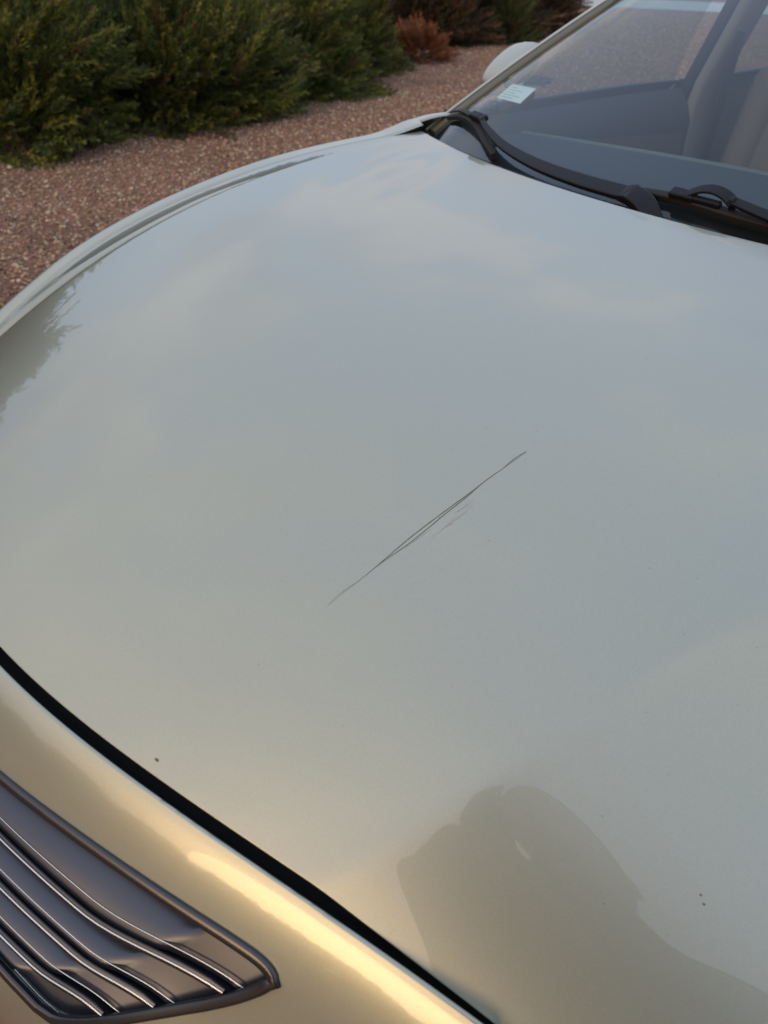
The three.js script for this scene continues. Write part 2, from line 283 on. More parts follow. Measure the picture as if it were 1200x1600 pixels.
// headlights, fenders, doors, roof: each side
const sideX = (y) => 0.888 - (y > 0.62 ? 0.22 * Math.pow(y - 0.62, 2) : 0.25 * Math.pow(0.62 - y, 2));
const arch = (z, zc) => { const e = z - zc; return Math.abs(e) < 0.365 ? 0.31 + Math.sqrt(0.365 * 0.365 - e * e) : 0.2; };
const belt = (z) => 1.005 + 0.02 * sst(-0.3, -1.2, z) + 0.03 * sst(-1.2, -2.6, z);
const glassAt = (x, w) => { const q = x * x; const p = V(lerp(x, 0.84 * x, w), lerp(0.99 - 0.01 * q, 1.45 - 0.06 * q, w) + 0.08 * w * (1 - w), lerp(-0.075 - 0.24 * q, -1.0 - 0.2 * q, w)); const e = Math.max(0, Math.abs(x) - 0.62); p.z -= 0.9 * e * e; p.y -= 0.5 * e * e; return p; };
const GX = 0.785;
for (const k of [-1, 1]) {
  const fl = k > 0;
  // headlight between hood edge, fender and bumper
  mesh('headlight', grid(30, 12, (u, v) => {
    const s = lerp(0.67, 0.96, u), lo = FP(k * s, 0.004 + 0.075 * sst(0.66, 0.74, s) - 0.002), t = Math.min(u / 0.6, 1), t2 = clamp((u - 0.6) / 0.4), xh = lerp(lerp(0.67, 0.79, t), 0.825, t2), zh = lerp(zF(lerp(0.67, 0.79, t)) + 0.010, 0.80, t2);
    const hi = V(k * xh, Y(xh, Math.min(zh, zF(xh))) - 0.008 - 0.02 * t2, zh), p = hi.lerp(lo, v);
    p.z += 0.010 * Math.sin(v * Math.PI); p.x += k * 0.008 * Math.sin(v * Math.PI) * u; return p;
  }, !fl), M.lamp, car);
  // fender
  mesh('fender', grid(70, [...Array.from({ length: 9 }, (_, i) => i / 8 * 0.2), ...Array.from({ length: 14 }, (_, i) => 0.2 + (i + 1) / 14 * 0.3), ...Array.from({ length: 12 }, (_, i) => 0.5 + (i + 1) / 12 * 0.5)], (u, w) => {
    const z = lerp(-0.30, 0.862, u), v = clamp((z - zR(0.76)) / (zF(0.78) - zR(0.76))), s0 = (z < -0.19 ? 0.765 : sE(v)) + 0.0075, rise = 0.026 * sst(-0.06, -0.28, z), zz = Math.max(z, zR(s0)), yTop = (s) => Y(s0, zz) + rise - 0.02 * (s - s0) + 0.003 * sst(0.1, 0.4, z) * Math.sin(clamp((s - s0) / 0.05) * Math.PI);
    const nose = sst(0.60, 0.86, z), s1 = 0.838 - 0.036 * nose - 0.040 * sst(0.30, -0.15, z), low = lerp(Math.max(arch(z, 0.28), 0.2), 0.668, sst(0.62, 0.66, z));
    let x, y;
    if (w <= 0.2) { x = lerp(s0, s1, w / 0.2); y = yTop(x); if (w === 0) y -= 0.004; }
    else if (w <= 0.5) { const t = (w - 0.2) / 0.3, y1 = yTop(s1), sl = (yTop(s1) - yTop(s1 - 0.01)) / 0.01, c1 = [s1 + 0.030, y1 + sl * 0.030], dn = 0.11 - 0.06 * nose, c2 = [sideX(y1 - 0.10) - 0.055 * nose, y1 - dn * 0.41], e = [sideX(y1 - 0.11) - 0.055 * nose, y1 - dn]; const a = (1 - t) ** 3, b = 3 * t * (1 - t) ** 2, c = 3 * t * t * (1 - t), d = t ** 3; x = a * s1 + b * c1[0] + c * c2[0] + d * e[0]; y = a * y1 + b * c1[1] + c * c2[1] + d * e[1]; }
    else { const t = (w - 0.5) / 0.5; const ys = yTop(s1) - 0.11 + 0.06 * nose; y = lerp(ys, Math.min(low, ys - 0.004), t); x = sideX(y) - 0.055 * nose + 0.012 * sst(0.12, 0.02, y - low); }
    return V(k * x, y, z);
  }, fl), M.paint, car);
  // doors and rear quarter
  const panel = (name, z0, z1, arcZ) => mesh(name, grid(30, 24, (u, v) => { const z = lerp(z0, z1, u), lo = arcZ === undefined ? 0.2 : Math.max(0.2, arch(z, arcZ)), y = lerp(belt(z), lo, v); return V(k * (sideX(y) - 0.06 * sst(-2.6, -3.45, z) - 0.03 * sst(0.985, 1.04, y)), y, z); }, !fl), M.paint, car);
  const fd = panel('door', -0.306, -1.30), rd = panel('door', -1.306, -2.15, -2.36);
  fd.userData.label = 'front door'; rd.userData.label = 'rear door';
  panel('quarter_panel', -2.156, -3.45, -2.36);
  for (const [z, p] of [[-1.12, fd], [-1.98, rd]]) mesh('handle', box(0.02, 0.022, 0.17, k * 0.893, 0.86, z, 0.009), M.paint, p);
  // windows of the doors
  const top = (z) => V(k * lerp(0.70, 0.655, sst(-0.4, -1.1, z)), lerp(1.0, 1.42, clamp((z + 0.34) / -0.66)) - 0.02 * sst(-1.4, -2.3, z), z);
  const pane = (z0, z1, p) => mesh('window', grid(20, 8, (u, v) => { const z = lerp(z0, z1, u), a = V(k * 0.815, belt(z) - 0.01, z), b = top(z); const q = a.lerp(b, v); q.x += k * 0.02 * Math.sin(v * Math.PI); return q; }, fl), M.sideGlass, p);
  pane(-0.40, -1.26, fd); pane(-1.36, -2.25, rd);
  // belt moulding
  for (const [z0, z1, p] of [[-0.33, -1.30, fd], [-1.31, -2.30, rd]]) mesh('belt_seal', sweep(Array.from({ length: 13 }, (_, i) => { const z = lerp(z0, z1, i / 12); return [V(k * 0.822, belt(z) + 0.002, z), V(0.012, 0, 0), V(0, 0.007, 0)]; })), M.plastic, p);
  // roof pillars
  mesh('windshield_pillar', sweep(Array.from({ length: 25 }, (_, i) => { const w = lerp(-0.0, 1.02, i / 24), p = glassAt(k * GX, w); p.x += k * 0.030; p.y += 0.004; p.z -= 0.012; return [p, V(k * 0.021, -0.002, -0.020), V(-k * 0.006, 0.010, 0.006)]; }), 0.8), M.paint, car);
  mesh('pillar_moulding', sweep(Array.from({ length: 25 }, (_, i) => { const w = lerp(0.0, 1.02, i / 24), p = glassAt(k * (GX - 0.004), w); p.y += 0.006; return [p, V(0.012, 0, 0), V(0, 0.005, 0.003)]; }), 0.8), M.trim, car);
  const post = (name, z0, z1, wz, mat, inset) => mesh(name, sweep(Array.from({ length: 13 }, (_, i) => { const t = i / 12, z = lerp(z0, z1, t), y = lerp(0.55, 1.385, t); const tt = clamp((y - 1.0) / 0.44); return [V(k * (lerp(0.80, 0.645, tt) - inset), y, z), V(0.022, 0, 0), V(0, 0, wz)]; })), mat, car);
  post('centre_pillar', -1.31, -1.36, 0.045, M.black, 0.0);
  post('centre_pillar_trim', -1.31, -1.36, 0.06, M.pillarTrim, 0.05);
  mesh('rear_pillar', sweep(Array.from({ length: 13 }, (_, i) => { const t = i / 12; return [V(k * lerp(0.62, 0.76, t), lerp(1.43, 1.04, t), lerp(-2.05, -2.75, t)), V(k * 0.03, 0, 0), V(0, 0.05, 0.10)]; })), M.paint, car);
  mesh('sill', box(0.10, 0.12, 1.95, k * 0.82, 0.2, -1.05, 0.03), M.paint, car);
  // wheels
  for (const zc of [0.28, -2.36]) {
    const w = new THREE.Group(); w.name = 'wheel'; w.position.set(k * 0.775, 0.315, zc); car.add(w);
    mesh('tyre', new THREE.LatheGeometry([[0.20, -0.10], [0.27, -0.108], [0.305, -0.095], [0.315, -0.06], [0.315, 0.06], [0.305, 0.095], [0.27, 0.108], [0.20, 0.10]].map(([r, y]) => new THREE.Vector2(r, y)), 48).rotateZ(Math.PI / 2), M.tyre, w);
    const sp = [new THREE.LatheGeometry([[0.205, -0.1], [0.19, -0.05], [0.19, 0.06], [0.21, 0.1]].map(([r, y]) => new THREE.Vector2(r, y)), 40).rotateZ(Math.PI / 2), new THREE.CylinderGeometry(0.05, 0.06, 0.05, 20).rotateZ(Math.PI / 2).translate(k * 0.07, 0, 0)];
    for (let i = 0; i < 10; i++) sp.push(box(0.02, 0.17, 0.032, k * 0.075, 0.115, 0, 0.008).rotateX(i * Math.PI / 5));
    mesh('rim', merge(sp), M.alloy, w);
    mesh('wheel_well', new THREE.CylinderGeometry(0.362, 0.362, 0.26, 30, 1, true, 0, Math.PI * 2).rotateZ(Math.PI / 2).translate(-k * 0.04, 0, 0), M.black, w);
  }
  // side mirror
  const mir = mesh('side_mirror', sdf((x, y, z) => {
    const e = Math.pow(Math.pow(Math.abs(x - 0.915) / 0.072, 3) + Math.pow(Math.abs(y - 1.082 + (x - 0.915) * 0.15 + (z + 0.64) * 0.6) / 0.040, 3) + Math.pow(Math.abs(z + 0.64) / 0.070, 2.4), 0.36) - 1, cut = (-0.685 - z) * 10;
    return Math.max(e, cut) * 0.07;
  }, [0.80, 0.95, -0.76], 0.28, 48), M.paint, car);
  if (k < 0) { mir.geometry.scale(-1, 1, 1); const ix = mir.geometry.index; for (let i = 0; i < ix.count; i += 3) { const a = ix.getX(i); ix.setX(i, ix.getX(i + 1)); ix.setX(i + 1, a); } mir.geometry.computeVertexNormals(); }
  mesh('mirror_foot', box(0.10, 0.03, 0.05, k * 0.845, 1.045, -0.60, 0.012, [0, 0, k * 0.35]), M.plastic, mir);
  // inner door
  const card = mesh('door_card', grid(20, 14, (u, v) => { const z = lerp(-0.34, -1.27, u), y = lerp(belt(z) - 0.01, 0.42, v); return V(k * (0.785 - 0.055 * sst(0.0, 0.12, v) + 0.03 * sst(0.5, 0.75, v)), y, z); }, fl), M.doorCard, car);
  mesh('door_insert', grid(16, 8, (u, v) => { const z = lerp(-0.62, -1.24, u), y = lerp(0.90 + 0.03 * (1 - u), 0.70, v); return V(k * (0.728 - 0.012 * Math.sin(v * Math.PI)), y, z); }, fl), M.doorInsert, card);
  mesh('armrest', box(0.07, 0.05, 0.42, k * 0.70, 0.68, -0.95, 0.02), M.doorCard, card);
}
// windshield, cowl, dashboard
mesh('windshield', grid(50, 40, (u, w) => glassAt(lerp(-GX, GX, u), w * 1.0 - 0.012)), M.glass, car);
mesh('cowl_panel', grid(60, [0, 1, 2, 3, 4], (u, v) => { const x = lerp(-0.80, 0.80, u), a = hoodAt(clamp(x / sE(0), -1, 1), 0), b = glassAt(x, -0.004); const p = [V(x, a.y - 0.05, a.z + 0.08), V(x, a.y - 0.036, a.z + 0.0), V(x, b.y - 0.030, lerp(a.z, b.z, 0.5)), V(x, b.y - 0.006, b.z + 0.004), V(x, b.y - 0.004, b.z - 0.05)]; return p[v]; }, true), M.plastic, car);
mesh('glass_frit', grid(60, 6, (u, v) => { const p = glassAt(lerp(-GX, GX, u), v * 0.045 - 0.01); p.y -= 0.004; p.z -= 0.003; return p; }), M.plastic, car);
{
  const dash = mesh('dashboard', grid(60, [0, 0.06, 0.2, 0.35, 0.5, 0.62, 0.72, 0.78, 0.82, 0.86, 0.92, 1], (u, v) => {
    const x = lerp(-0.745, 0.745, u), b = glassAt(x, 0.0), back = -0.62 - 0.05 * Math.cos(x * 3) + 0.10 * x * x;
    if (v <= 0.72) { const t = v / 0.72; return V(x, lerp(b.y - 0.03, 0.955, t) + 0.02 * Math.sin(t * Math.PI) * Math.cos(x * 1.5), lerp(b.z, back, t)); }
    const t = (v - 0.72) / 0.28; return V(x, 0.955 - 0.42 * t * t - 0.02 * t, back - 0.05 * Math.sin(t * 2.2) + 0.03 * t);
  }), M.dash, car);
  mesh('dash_edge', sweep(Array.from({ length: 31 }, (_, i) => { const x = lerp(-0.735, 0.735, i / 30), back = -0.62 - 0.05 * Math.cos(x * 3) + 0.10 * x * x; return [V(x, 0.956, back + 0.012), V(0, 0, 0.012), V(0, 0.006, 0)]; })), M.dashEdge, dash);
  mesh('inner_floor', box(1.5, 0.04, 2.6, 0, 0.3, -1.6, 0.01), M.doorCard, car);
  mesh('firewall', box(1.5, 0.6, 0.04, 0, 0.6, -0.25, 0.01), M.black, car);
  for (const sx of [-0.38, 0.38]) {
    const seat = mesh('seat', merge([box(0.50, 0.16, 0.50, sx, 0.55, -1.10, 0.07), box(0.50, 0.62, 0.15, sx, 0.86, -1.44, 0.07, [-0.30, 0, 0]), box(0.10, 0.50, 0.16, sx - 0.21, 0.84, -1.40, 0.05, [-0.30, 0, 0]), box(0.10, 0.50, 0.16, sx + 0.21, 0.84, -1.40, 0.05, [-0.30, 0, 0])]), M.seat, car);
    mesh('headrest', merge([box(0.27, 0.18, 0.10, sx, 1.24, -1.56, 0.045, [-0.2, 0, 0]), new THREE.CylinderGeometry(0.007, 0.007, 0.12, 8).translate(sx - 0.06, 1.12, -1.53), new THREE.CylinderGeometry(0.007, 0.007, 0.12, 8).translate(sx + 0.06, 1.12, -1.53)]), M.seat, seat);
    const k = Math.sign(sx);
    mesh('seat_belt', sweep(Array.from({ length: 20 }, (_, i) => { const t = i / 19; return [V(k * lerp(0.665, 0.69, t), lerp(1.30, 0.45, t), lerp(-1.34, -1.30, t)), V(0.001, 0, 0), V(0, 0, 0.023)]; })), M.dash, car);
  }
  mesh('rear_seat', merge([box(1.25, 0.2, 0.5, 0, 0.55, -1.95, 0.07), box(1.25, 0.6, 0.16, 0, 0.86, -2.25, 0.07, [-0.35, 0, 0])]), M.seat, car);
  const sw = mesh('steering_wheel', merge([new THREE.TorusGeometry(0.18, 0.016, 12, 40), box(0.30, 0.05, 0.03, 0, 0, 0, 0.012), box(0.05, 0.17, 0.03, 0, -0.08, 0, 0.012)]), M.dash, car);
  sw.position.set(0.38, 0.86, -0.80); sw.rotation.x = -0.45;
}
// roof, rear window, trunk, rear end, underbody
mesh('roof', grid(30, 30, (u, v) => { const x = lerp(-1, 1, u), z = lerp(-1.02, -2.08, v), w = 0.665 - 0.02 * v; return V(x * w, 1.475 - 0.055 * x * x - 0.02 * Math.pow(v * 2 - 0.8, 2), z - 0.12 * x * x * (1 - v) ); }), M.paint, car);
mesh('rear_window', grid(20, 14, (u, v) => { const x = lerp(-1, 1, u); return V(x * lerp(0.63, 0.72, v), lerp(1.425, 1.06, v) - 0.04 * x * x * (1 - v), lerp(-2.08, -2.78, v) + 0.08 * x * x); }), M.sideGlass, car);
mesh('trunk_lid', grid(24, 20, (u, v) => { const x = lerp(-1, 1, u); const t = v; return V(x * 0.80, t < 0.7 ? 1.06 - 0.02 * t - 0.03 * x * x : lerp(1.046 - 0.03 * x * x, 0.72, (t - 0.7) / 0.3), t < 0.7 ? lerp(-2.78, -3.42, t / 0.7) : lerp(-3.42, -3.52, (t - 0.7) / 0.3) + 0.05 * x * x); }), M.paint, car);
mesh('rear_bumper', grid(24, 10, (u, v) => { const x = lerp(-1, 1, u); return V(x * 0.84, lerp(0.74, 0.22, v), -3.55 - 0.05 * Math.sin(v * Math.PI) + 0.12 * x * x); }), M.paint, car);
mesh('underbody', box(1.45, 0.05, 3.9, 0, 0.22, -1.3, 0.01), M.black, car);

// wipers
function wiper(parts) { const g = new THREE.Group(); g.name = 'wiper'; car.add(g); for (const [n, geo, m] of parts) mesh(n, geo, m || M.wiper, g); return g; }
{
  const G = (x, w, o) => { const p = glassAt(x, w); p.y += o * 0.9; p.z += o * 0.45; return p; };
  // a bar along points [p, half width, half height]
  const bar = (pts, round) => sweep(pts.map(([p, a, b], i) => { const t = pts[Math.min(i + 1, pts.length - 1)][0].clone().sub(pts[Math.max(i - 1, 0)][0]).normalize(), n = V(0, 0.88, 0.47), w = t.clone().cross(n).normalize(); n.copy(w).cross(t).normalize(); return [p, w.multiplyScalar(a), n.multiplyScalar(b)]; }), round);
  const smooth = (pts, n) => { const c = new THREE.CatmullRomCurve3(pts.map((p) => p[0])); return Array.from({ length: n + 1 }, (_, i) => { const u = i / n, k = u * (pts.length - 1), j = Math.min(Math.floor(k), pts.length - 2), f = k - j; return [c.getPoint(u), lerp(pts[j][1], pts[j + 1][1], f), lerp(pts[j][2], pts[j + 1][2], f)]; }); };
  const at = (g, x, w, o, ry = 0) => g.rotateX(0.47).rotateY(ry).translate(...G(x, w, o).toArray());
  wiper([
    ['blade', bar(smooth([[G(-0.765, 0.052, 0.010), 0.005, 0.005], [G(-0.66, 0.060, 0.012), 0.008, 0.007], [G(-0.575, 0.048, 0.013), 0.009, 0.010], [G(-0.49, 0.018, 0.012), 0.009, 0.009], [G(-0.43, -0.004, 0.009), 0.006, 0.007]], 40), 0.45), M.rubber],
    ['spoiler', bar(smooth([[G(-0.762, 0.060, 0.018), 0.002, 0.002], [G(-0.68, 0.066, 0.023), 0.006, 0.0025], [G(-0.60, 0.058, 0.025), 0.006, 0.003]], 20), 0.4)],
    ['connector', merge([at(box(0.046, 0.014, 0.018, 0, 0, 0, 0.004), -0.580, 0.056, 0.030, -0.32), at(box(0.020, 0.012, 0.020, 0, 0, 0, 0.004), -0.548, 0.053, 0.032, -0.32), at(box(0.012, 0.020, 0.012, 0, 0, 0, 0.003), -0.572, 0.054, 0.022, -0.32)])],
    ['arm', bar(smooth([[G(-0.558, 0.053, 0.034), 0.005, 0.0025], [G(-0.49, 0.030, 0.032), 0.007, 0.003], [G(-0.40, 0.008, 0.029), 0.010, 0.0035], [G(-0.28, -0.006, 0.026), 0.013, 0.004], [G(-0.16, -0.010, 0.024), 0.015, 0.0045], [G(-0.055, -0.010, 0.024), 0.016, 0.005]], 50), 0.3)],
    ['arm_head', bar(smooth([[G(-0.060, -0.010, 0.024), 0.0165, 0.0065], [G(-0.045, -0.010, 0.025), 0.0185, 0.009], [G(-0.01, -0.018, 0.021), 0.018, 0.009], [G(0.025, -0.038, 0.008), 0.016, 0.009], [G(0.055, -0.060, -0.010), 0.014, 0.009]], 26), 0.35)],
    ['hinge_pin', at(new THREE.CylinderGeometry(0.004, 0.004, 0.034, 12).rotateX(Math.PI / 2), -0.043, -0.010, 0.030), M.plastic],
  ]);
  wiper([
    ['blade', bar(smooth([[G(-0.10, 0.014, 0.007), 0.005, 0.005], [G(0.02, 0.020, 0.009), 0.008, 0.008], [G(0.14, 0.014, 0.009), 0.009, 0.009], [G(0.32, 0.012, 0.009), 0.008, 0.008], [G(0.50, 0.022, 0.007), 0.005, 0.005]], 40), 0.45), M.rubber],
    ['connector', merge([at(box(0.046, 0.012, 0.020, 0, 0, 0, 0.004), 0.035, 0.020, 0.021), bar(smooth([[G(0.042, 0.018, 0.024), 0.007, 0.0025], [G(0.060, 0.026, 0.031), 0.009, 0.0025], [G(0.080, 0.030, 0.034), 0.010, 0.0025], [G(0.106, 0.027, 0.033), 0.010, 0.0025], [G(0.128, 0.018, 0.028), 0.009, 0.003]], 24), 0.35), at(box(0.052, 0.014, 0.012, 0, 0, 0, 0.004), 0.080, 0.018, 0.019), at(box(0.010, 0.022, 0.012, 0, 0, 0, 0.003), 0.124, 0.020, 0.026)])],
    ['arm', bar(smooth([[G(0.120, 0.021, 0.031), 0.008, 0.003], [G(0.17, 0.012, 0.030), 0.009, 0.0035], [G(0.26, 0.002, 0.027), 0.012, 0.004], [G(0.40, -0.006, 0.025), 0.015, 0.0045], [G(0.52, -0.008, 0.024), 0.016, 0.005]], 40), 0.3)],
    ['arm_head', bar(smooth([[G(0.515, -0.008, 0.024), 0.017, 0.007], [G(0.56, -0.014, 0.022), 0.018, 0.009], [G(0.60, -0.05, 0.0), 0.015, 0.009]], 20), 0.35)],
  ]);
}
// windscreen label with its printed border
{
  const cv = document.createElement('canvas'); cv.width = 256; cv.height = 160; const x = cv.getContext('2d');
  x.fillStyle = '#e6f0e6'; x.fillRect(0, 0, 256, 160); x.fillStyle = '#9fb5a8'; x.fillRect(0, 0, 256, 10); x.strokeStyle = '#7c958c'; x.lineWidth = 5;
  for (let i = 0; i < 5; i++) { x.beginPath(); x.moveTo(24, 36 + i * 25); x.lineTo(24 + 80 + ((i * 67) % 110), 36 + i * 25); x.stroke(); }
  const t = new THREE.CanvasTexture(cv); t.colorSpace = THREE.SRGBColorSpace;
  const quad = (x0, x1, w0, w1, skew) => grid(6, 6, (u, v) => { const w = lerp(w0, w1, v), p = glassAt(lerp(x0, x1, u) + skew * (v - 0.5), w); p.y -= 0.003; p.z -= 0.0015; return p; }, false, (p, u, v) => [u, v]);
  const lab = mesh('inspection_label', quad(-0.678, -0.566, 0.158, 0.213, -0.01), std({ map: t, roughness: 0.6, side: THREE.DoubleSide }), car);
  lab.userData.label = 'small white printed label in the corner of the windshield';
  const dots = [];
  for (const [x0, x1, w0, w1, n] of [[-0.71, -0.55, 0.222, 0.252, 420], [-0.70, -0.585, 0.126, 0.150, 240]]) for (let i = 0; i < n; i++) { const p = glassAt(rr(x0, x1), rr(w0, w1)); p.y -= 0.004; dots.push(new THREE.CircleGeometry(rr(0.0014, 0.0032), 7).rotateX(-Math.PI / 2 + 0.48).translate(p.x, p.y, p.z - 0.002)); }
  const dm = mesh('printed_dots', merge(dots), M.black, lab); dm.userData.kind = 'stuff';
}

// ------------------------------------------------------------------ loose gravel
{
  const stones = [0, 1, 2].map((k) => { const g = new THREE.IcosahedronGeometry(1, 0), p = g.attributes.position; const seen = {}; for (let i = 0; i < p.count; i++) { const key = [p.getX(i), p.getY(i), p.getZ(i)].map((v) => v.toFixed(2)).join(); seen[key] ??= rr(0.7, 1.15); p.setXYZ(i, p.getX(i) * seen[key], p.getY(i) * seen[key] * 0.6, p.getZ(i) * seen[key]); } g.computeVertexNormals(); return g; });
  const sets = [[], [], []];
  const put = (x, z, r) => sets[Math.floor(rnd() * 3)].push([x, z, r]);
  for (let i = 0; i < 70000; i++) { const x = rr(-7.4, -1.6), z = rr(-6.2, 3.2); if (x > -0.95 && z > -3.6 && z < 1.2) continue; put(x, z, rr(0.006, 0.0135) * (rnd() < 0.06 ? 1.7 : 1)); }
  for (let i = 0; i < 42000; i++) { const t = Math.pow(rnd(), 0.6), x = -4 - t * 14 + rr(-2, 2), z = -3 - t * 18 + rr(-5, 5); put(x, z, rr(0.008, 0.018)); }
  const m = std({ color: 0xffffff, roughness: 0.95 }), M4 = new THREE.Matrix4(), Q = new THREE.Quaternion(), tone = [[0.30, 0.19, 0.14], [0.36, 0.25, 0.18], [0.22, 0.14, 0.11], [0.42, 0.33, 0.26], [0.26, 0.15, 0.10], [0.50, 0.43, 0.36]];
  sets.forEach((s, k) => {
    const im = new THREE.InstancedMesh(stones[k], m, s.length); im.name = numbered('loose_gravel');
    s.forEach(([x, z, r], i) => { Q.setFromEuler(new THREE.Euler(rr(-0.6, 0.6), rr(0, 6.3), rr(-0.6, 0.6))); M4.compose(V(x, r * 0.35, z), Q, V(r, r, r)); im.setMatrixAt(i, M4); const c = tone[Math.floor(Math.pow(rnd(), 1.3) * 6)], f = rr(0.6, 1.12); im.setColorAt(i, rgb(c[0] * f, c[1] * f * 0.97, c[2] * f * 0.84)); });
    im.castShadow = im.receiveShadow = true; im.userData = { kind: 'stuff', label: 'loose reddish brown gravel stones on the ground' }; scene.add(im);
  });
}
// ------------------------------------------------------------------ shrubs
const leafMat = (r, g, b) => std({ color: rgb(r, g, b), roughness: 0.75, side: THREE.DoubleSide });
function spray(len, twigs, wide, leaf) {                       // a feathery shoot along +y: twigs with scale leaves
  const pos = [], idx = []; let n = 0;
  const blade = (p, d, l, w) => { const s = V(rr(-1, 1), rr(-1, 1), rr(-1, 1)).cross(d).normalize().multiplyScalar(w), m = p.clone().addScaledVector(d, l * 0.45), e = p.clone().addScaledVector(d, l); for (const q of [p, m.clone().add(s), m.clone().sub(s), e]) pos.push(q.x, q.y, q.z); idx.push(n, n + 1, n + 2, n + 2, n + 1, n + 3); n += 4; };
  for (let i = 0; i < twigs; i++) {
    const t = i / (twigs - 1), c = V(0.10 * t * t * len, len * t, 0), a = i * 2.4, L = wide * (1 - 0.75 * t) * rr(0.7, 1.2), d = V(Math.cos(a) * 0.62, 0.95, Math.sin(a) * 0.28).normalize();
    for (let j = 0; j < 6; j++) { const p = c.clone().addScaledVector(d, L * j / 6), e = d.clone().add(V(rr(-0.4, 0.4), rr(0.0, 0.6), rr(-0.35, 0.35))).normalize(); blade(p, e, leaf * rr(0.8, 1.3), leaf * 0.13); }
  }
  blade(V(0, 0, 0), V(0.08, 1, 0).normalize(), len, len * 0.02);
  const g = new THREE.BufferGeometry(); g.setAttribute('position', new THREE.Float32BufferAttribute(pos, 3)); g.setIndex(idx); g.computeVertexNormals(); return g;
}
const SPRAYS = [spray(0.26, 13, 0.075, 0.036), spray(0.22, 11, 0.068, 0.034)];
const white = std({ color: 0xffffff, roughness: 0.8, side: THREE.DoubleSide });
const bark = std({ color: rgb(0.07, 0.048, 0.035), roughness: 0.95 });
function shrub(name, label, x, z, rx, rz, h, count, tones, group, opt = {}) {
  const g = thing(name, label, 'shrub', [x, 0, z], group), M4 = new THREE.Matrix4(), Q = new THREE.Quaternion(), q2 = new THREE.Quaternion();
  const ph = rr(0, 50);
  const radius = (d) => 0.82 + 0.34 * noise.noise(d.x * 2.2 + ph, d.y * 2.2, d.z * 2.2 + ph) + 0.18 * noise.noise(d.x * 5 + ph, d.y * 5, d.z * 5);
  const sets = [[], []];
  for (let i = 0; i < count; i++) {
    const el = Math.asin(rr(-0.10, 1)), az = rr(0, 2 * Math.PI), d = V(Math.cos(el) * Math.cos(az), Math.sin(el), Math.cos(el) * Math.sin(az)), depth = Math.pow(rnd(), 2.2), r = radius(d) * (1 - 0.42 * depth);
    const p = V(d.x * rx * r, Math.max(0.03, d.y * h * r + 0.06), d.z * rz * r);
    const low = 1 - sst(0, 0.35, d.y);
    const dir = V(d.x * (1 + 0.6 * low), 0.32 + 0.55 * d.y - 0.2 * low, d.z * (1 + 0.6 * low)).add(V(rr(-0.3, 0.3), rr(-0.2, 0.25), rr(-0.3, 0.3))).normalize();
    const cl = V(noise.noise(p.x * 2.6 + ph, p.y * 2.6, p.z * 2.6), noise.noise(p.x * 2.6, p.y * 2.6 + ph, p.z * 2.6 + 9), noise.noise(p.x * 2.6 + 5, p.y * 2.6, p.z * 2.6 + ph)); dir.addScaledVector(cl, 0.7).normalize();
    if (depth < 0.5 && fbm(p.x * 3.1 + ph, p.y * 3.1, p.z * 3.1, 2) < -0.16) continue;
    sets[i % 2].push([p, dir]);
  }
  sets.forEach((s, k) => {
    const im = new THREE.InstancedMesh(SPRAYS[k], white, s.length); im.name = 'foliage'; im.userData.kind = 'stuff'; im.castShadow = im.receiveShadow = true;
    s.forEach(([p, dir], i) => {
      Q.setFromUnitVectors(V(0, 1, 0), dir).multiply(q2.setFromAxisAngle(V(0, 1, 0), rr(0, 6.3))); const sc = rr(0.75, 1.35) * (opt.size || 1); M4.compose(p, Q, V(sc, sc, sc)); im.setMatrixAt(i, M4);
      const c = rnd() < (opt.dead ?? 0.07) ? [0.11, 0.065, 0.035] : tones[Math.floor(rnd() * tones.length)], f = rr(0.7, 1.25); im.setColorAt(i, rgb(c[0] * f, c[1] * f, c[2] * f));
    });
    g.add(im);
  });
  const stems = []; for (let i = 0; i < 14; i++) { const a = i * 0.449 * 2, e = rr(0.3, 1.0); stems.push(tube([V(rr(-0.05, 0.05), 0, rr(-0.05, 0.05)), V(Math.cos(a) * rx * 0.3, h * 0.3 * e, Math.sin(a) * rz * 0.3), V(Math.cos(a) * rx * 0.7, h * 0.62 * e, Math.sin(a) * rz * 0.7)], 0.013, 8, 5)); }
  mesh('stems', merge(stems), bark, g); return g;
}
const JT = [[0.096, 0.128, 0.020], [0.128, 0.150, 0.022], [0.068, 0.104, 0.022], [0.165, 0.170, 0.030], [0.048, 0.072, 0.018]];
const JG = 'spreading junipers along the gravel';
[
  ['broad spreading juniper opposite the front wheel, left of the others', -7.2, 1.35, 1.6, 1.6, 1.10, 5400],
  ['dense juniper directly beyond the front fender', -7.15, -0.55, 1.6, 1.6, 1.06, 7000],
  ['juniper in the middle of the hedge row above the gravel', -7.45, -2.3, 1.6, 1.55, 1.02, 6600],
  ['low juniper near the end of the row beside the gravel strip', -8.5, -4.05, 1.6, 1.55, 1.0, 6000],
  ['last juniper of the row next to the rust coloured shrub', -9.7, -5.7, 1.35, 1.35, 0.92, 5200],
].forEach(([l, x, z, rx, rz, h, n]) => shrub('juniper_shrub', l, x, z, rx, rz, h, n, JT, JG));
[[-9.4, 0.4, 1.5, 1.6, 1.22, 2200], [-9.7, -2.2, 1.6, 1.5, 1.2, 2200], [-10.8, -4.2, 1.5, 1.4, 1.15, 2000], [-7.3, 3.4, 1.5, 1.5, 1.15, 1800]].forEach(([x, z, rx, rz, h, n]) => shrub('juniper_shrub', 'taller juniper filling in behind the front row of junipers', x, z, rx, rz, h, n, JT, 'junipers behind the front row', {}));
const RUST = [[0.24, 0.095, 0.036], [0.29, 0.120, 0.044], [0.18, 0.075, 0.034]];
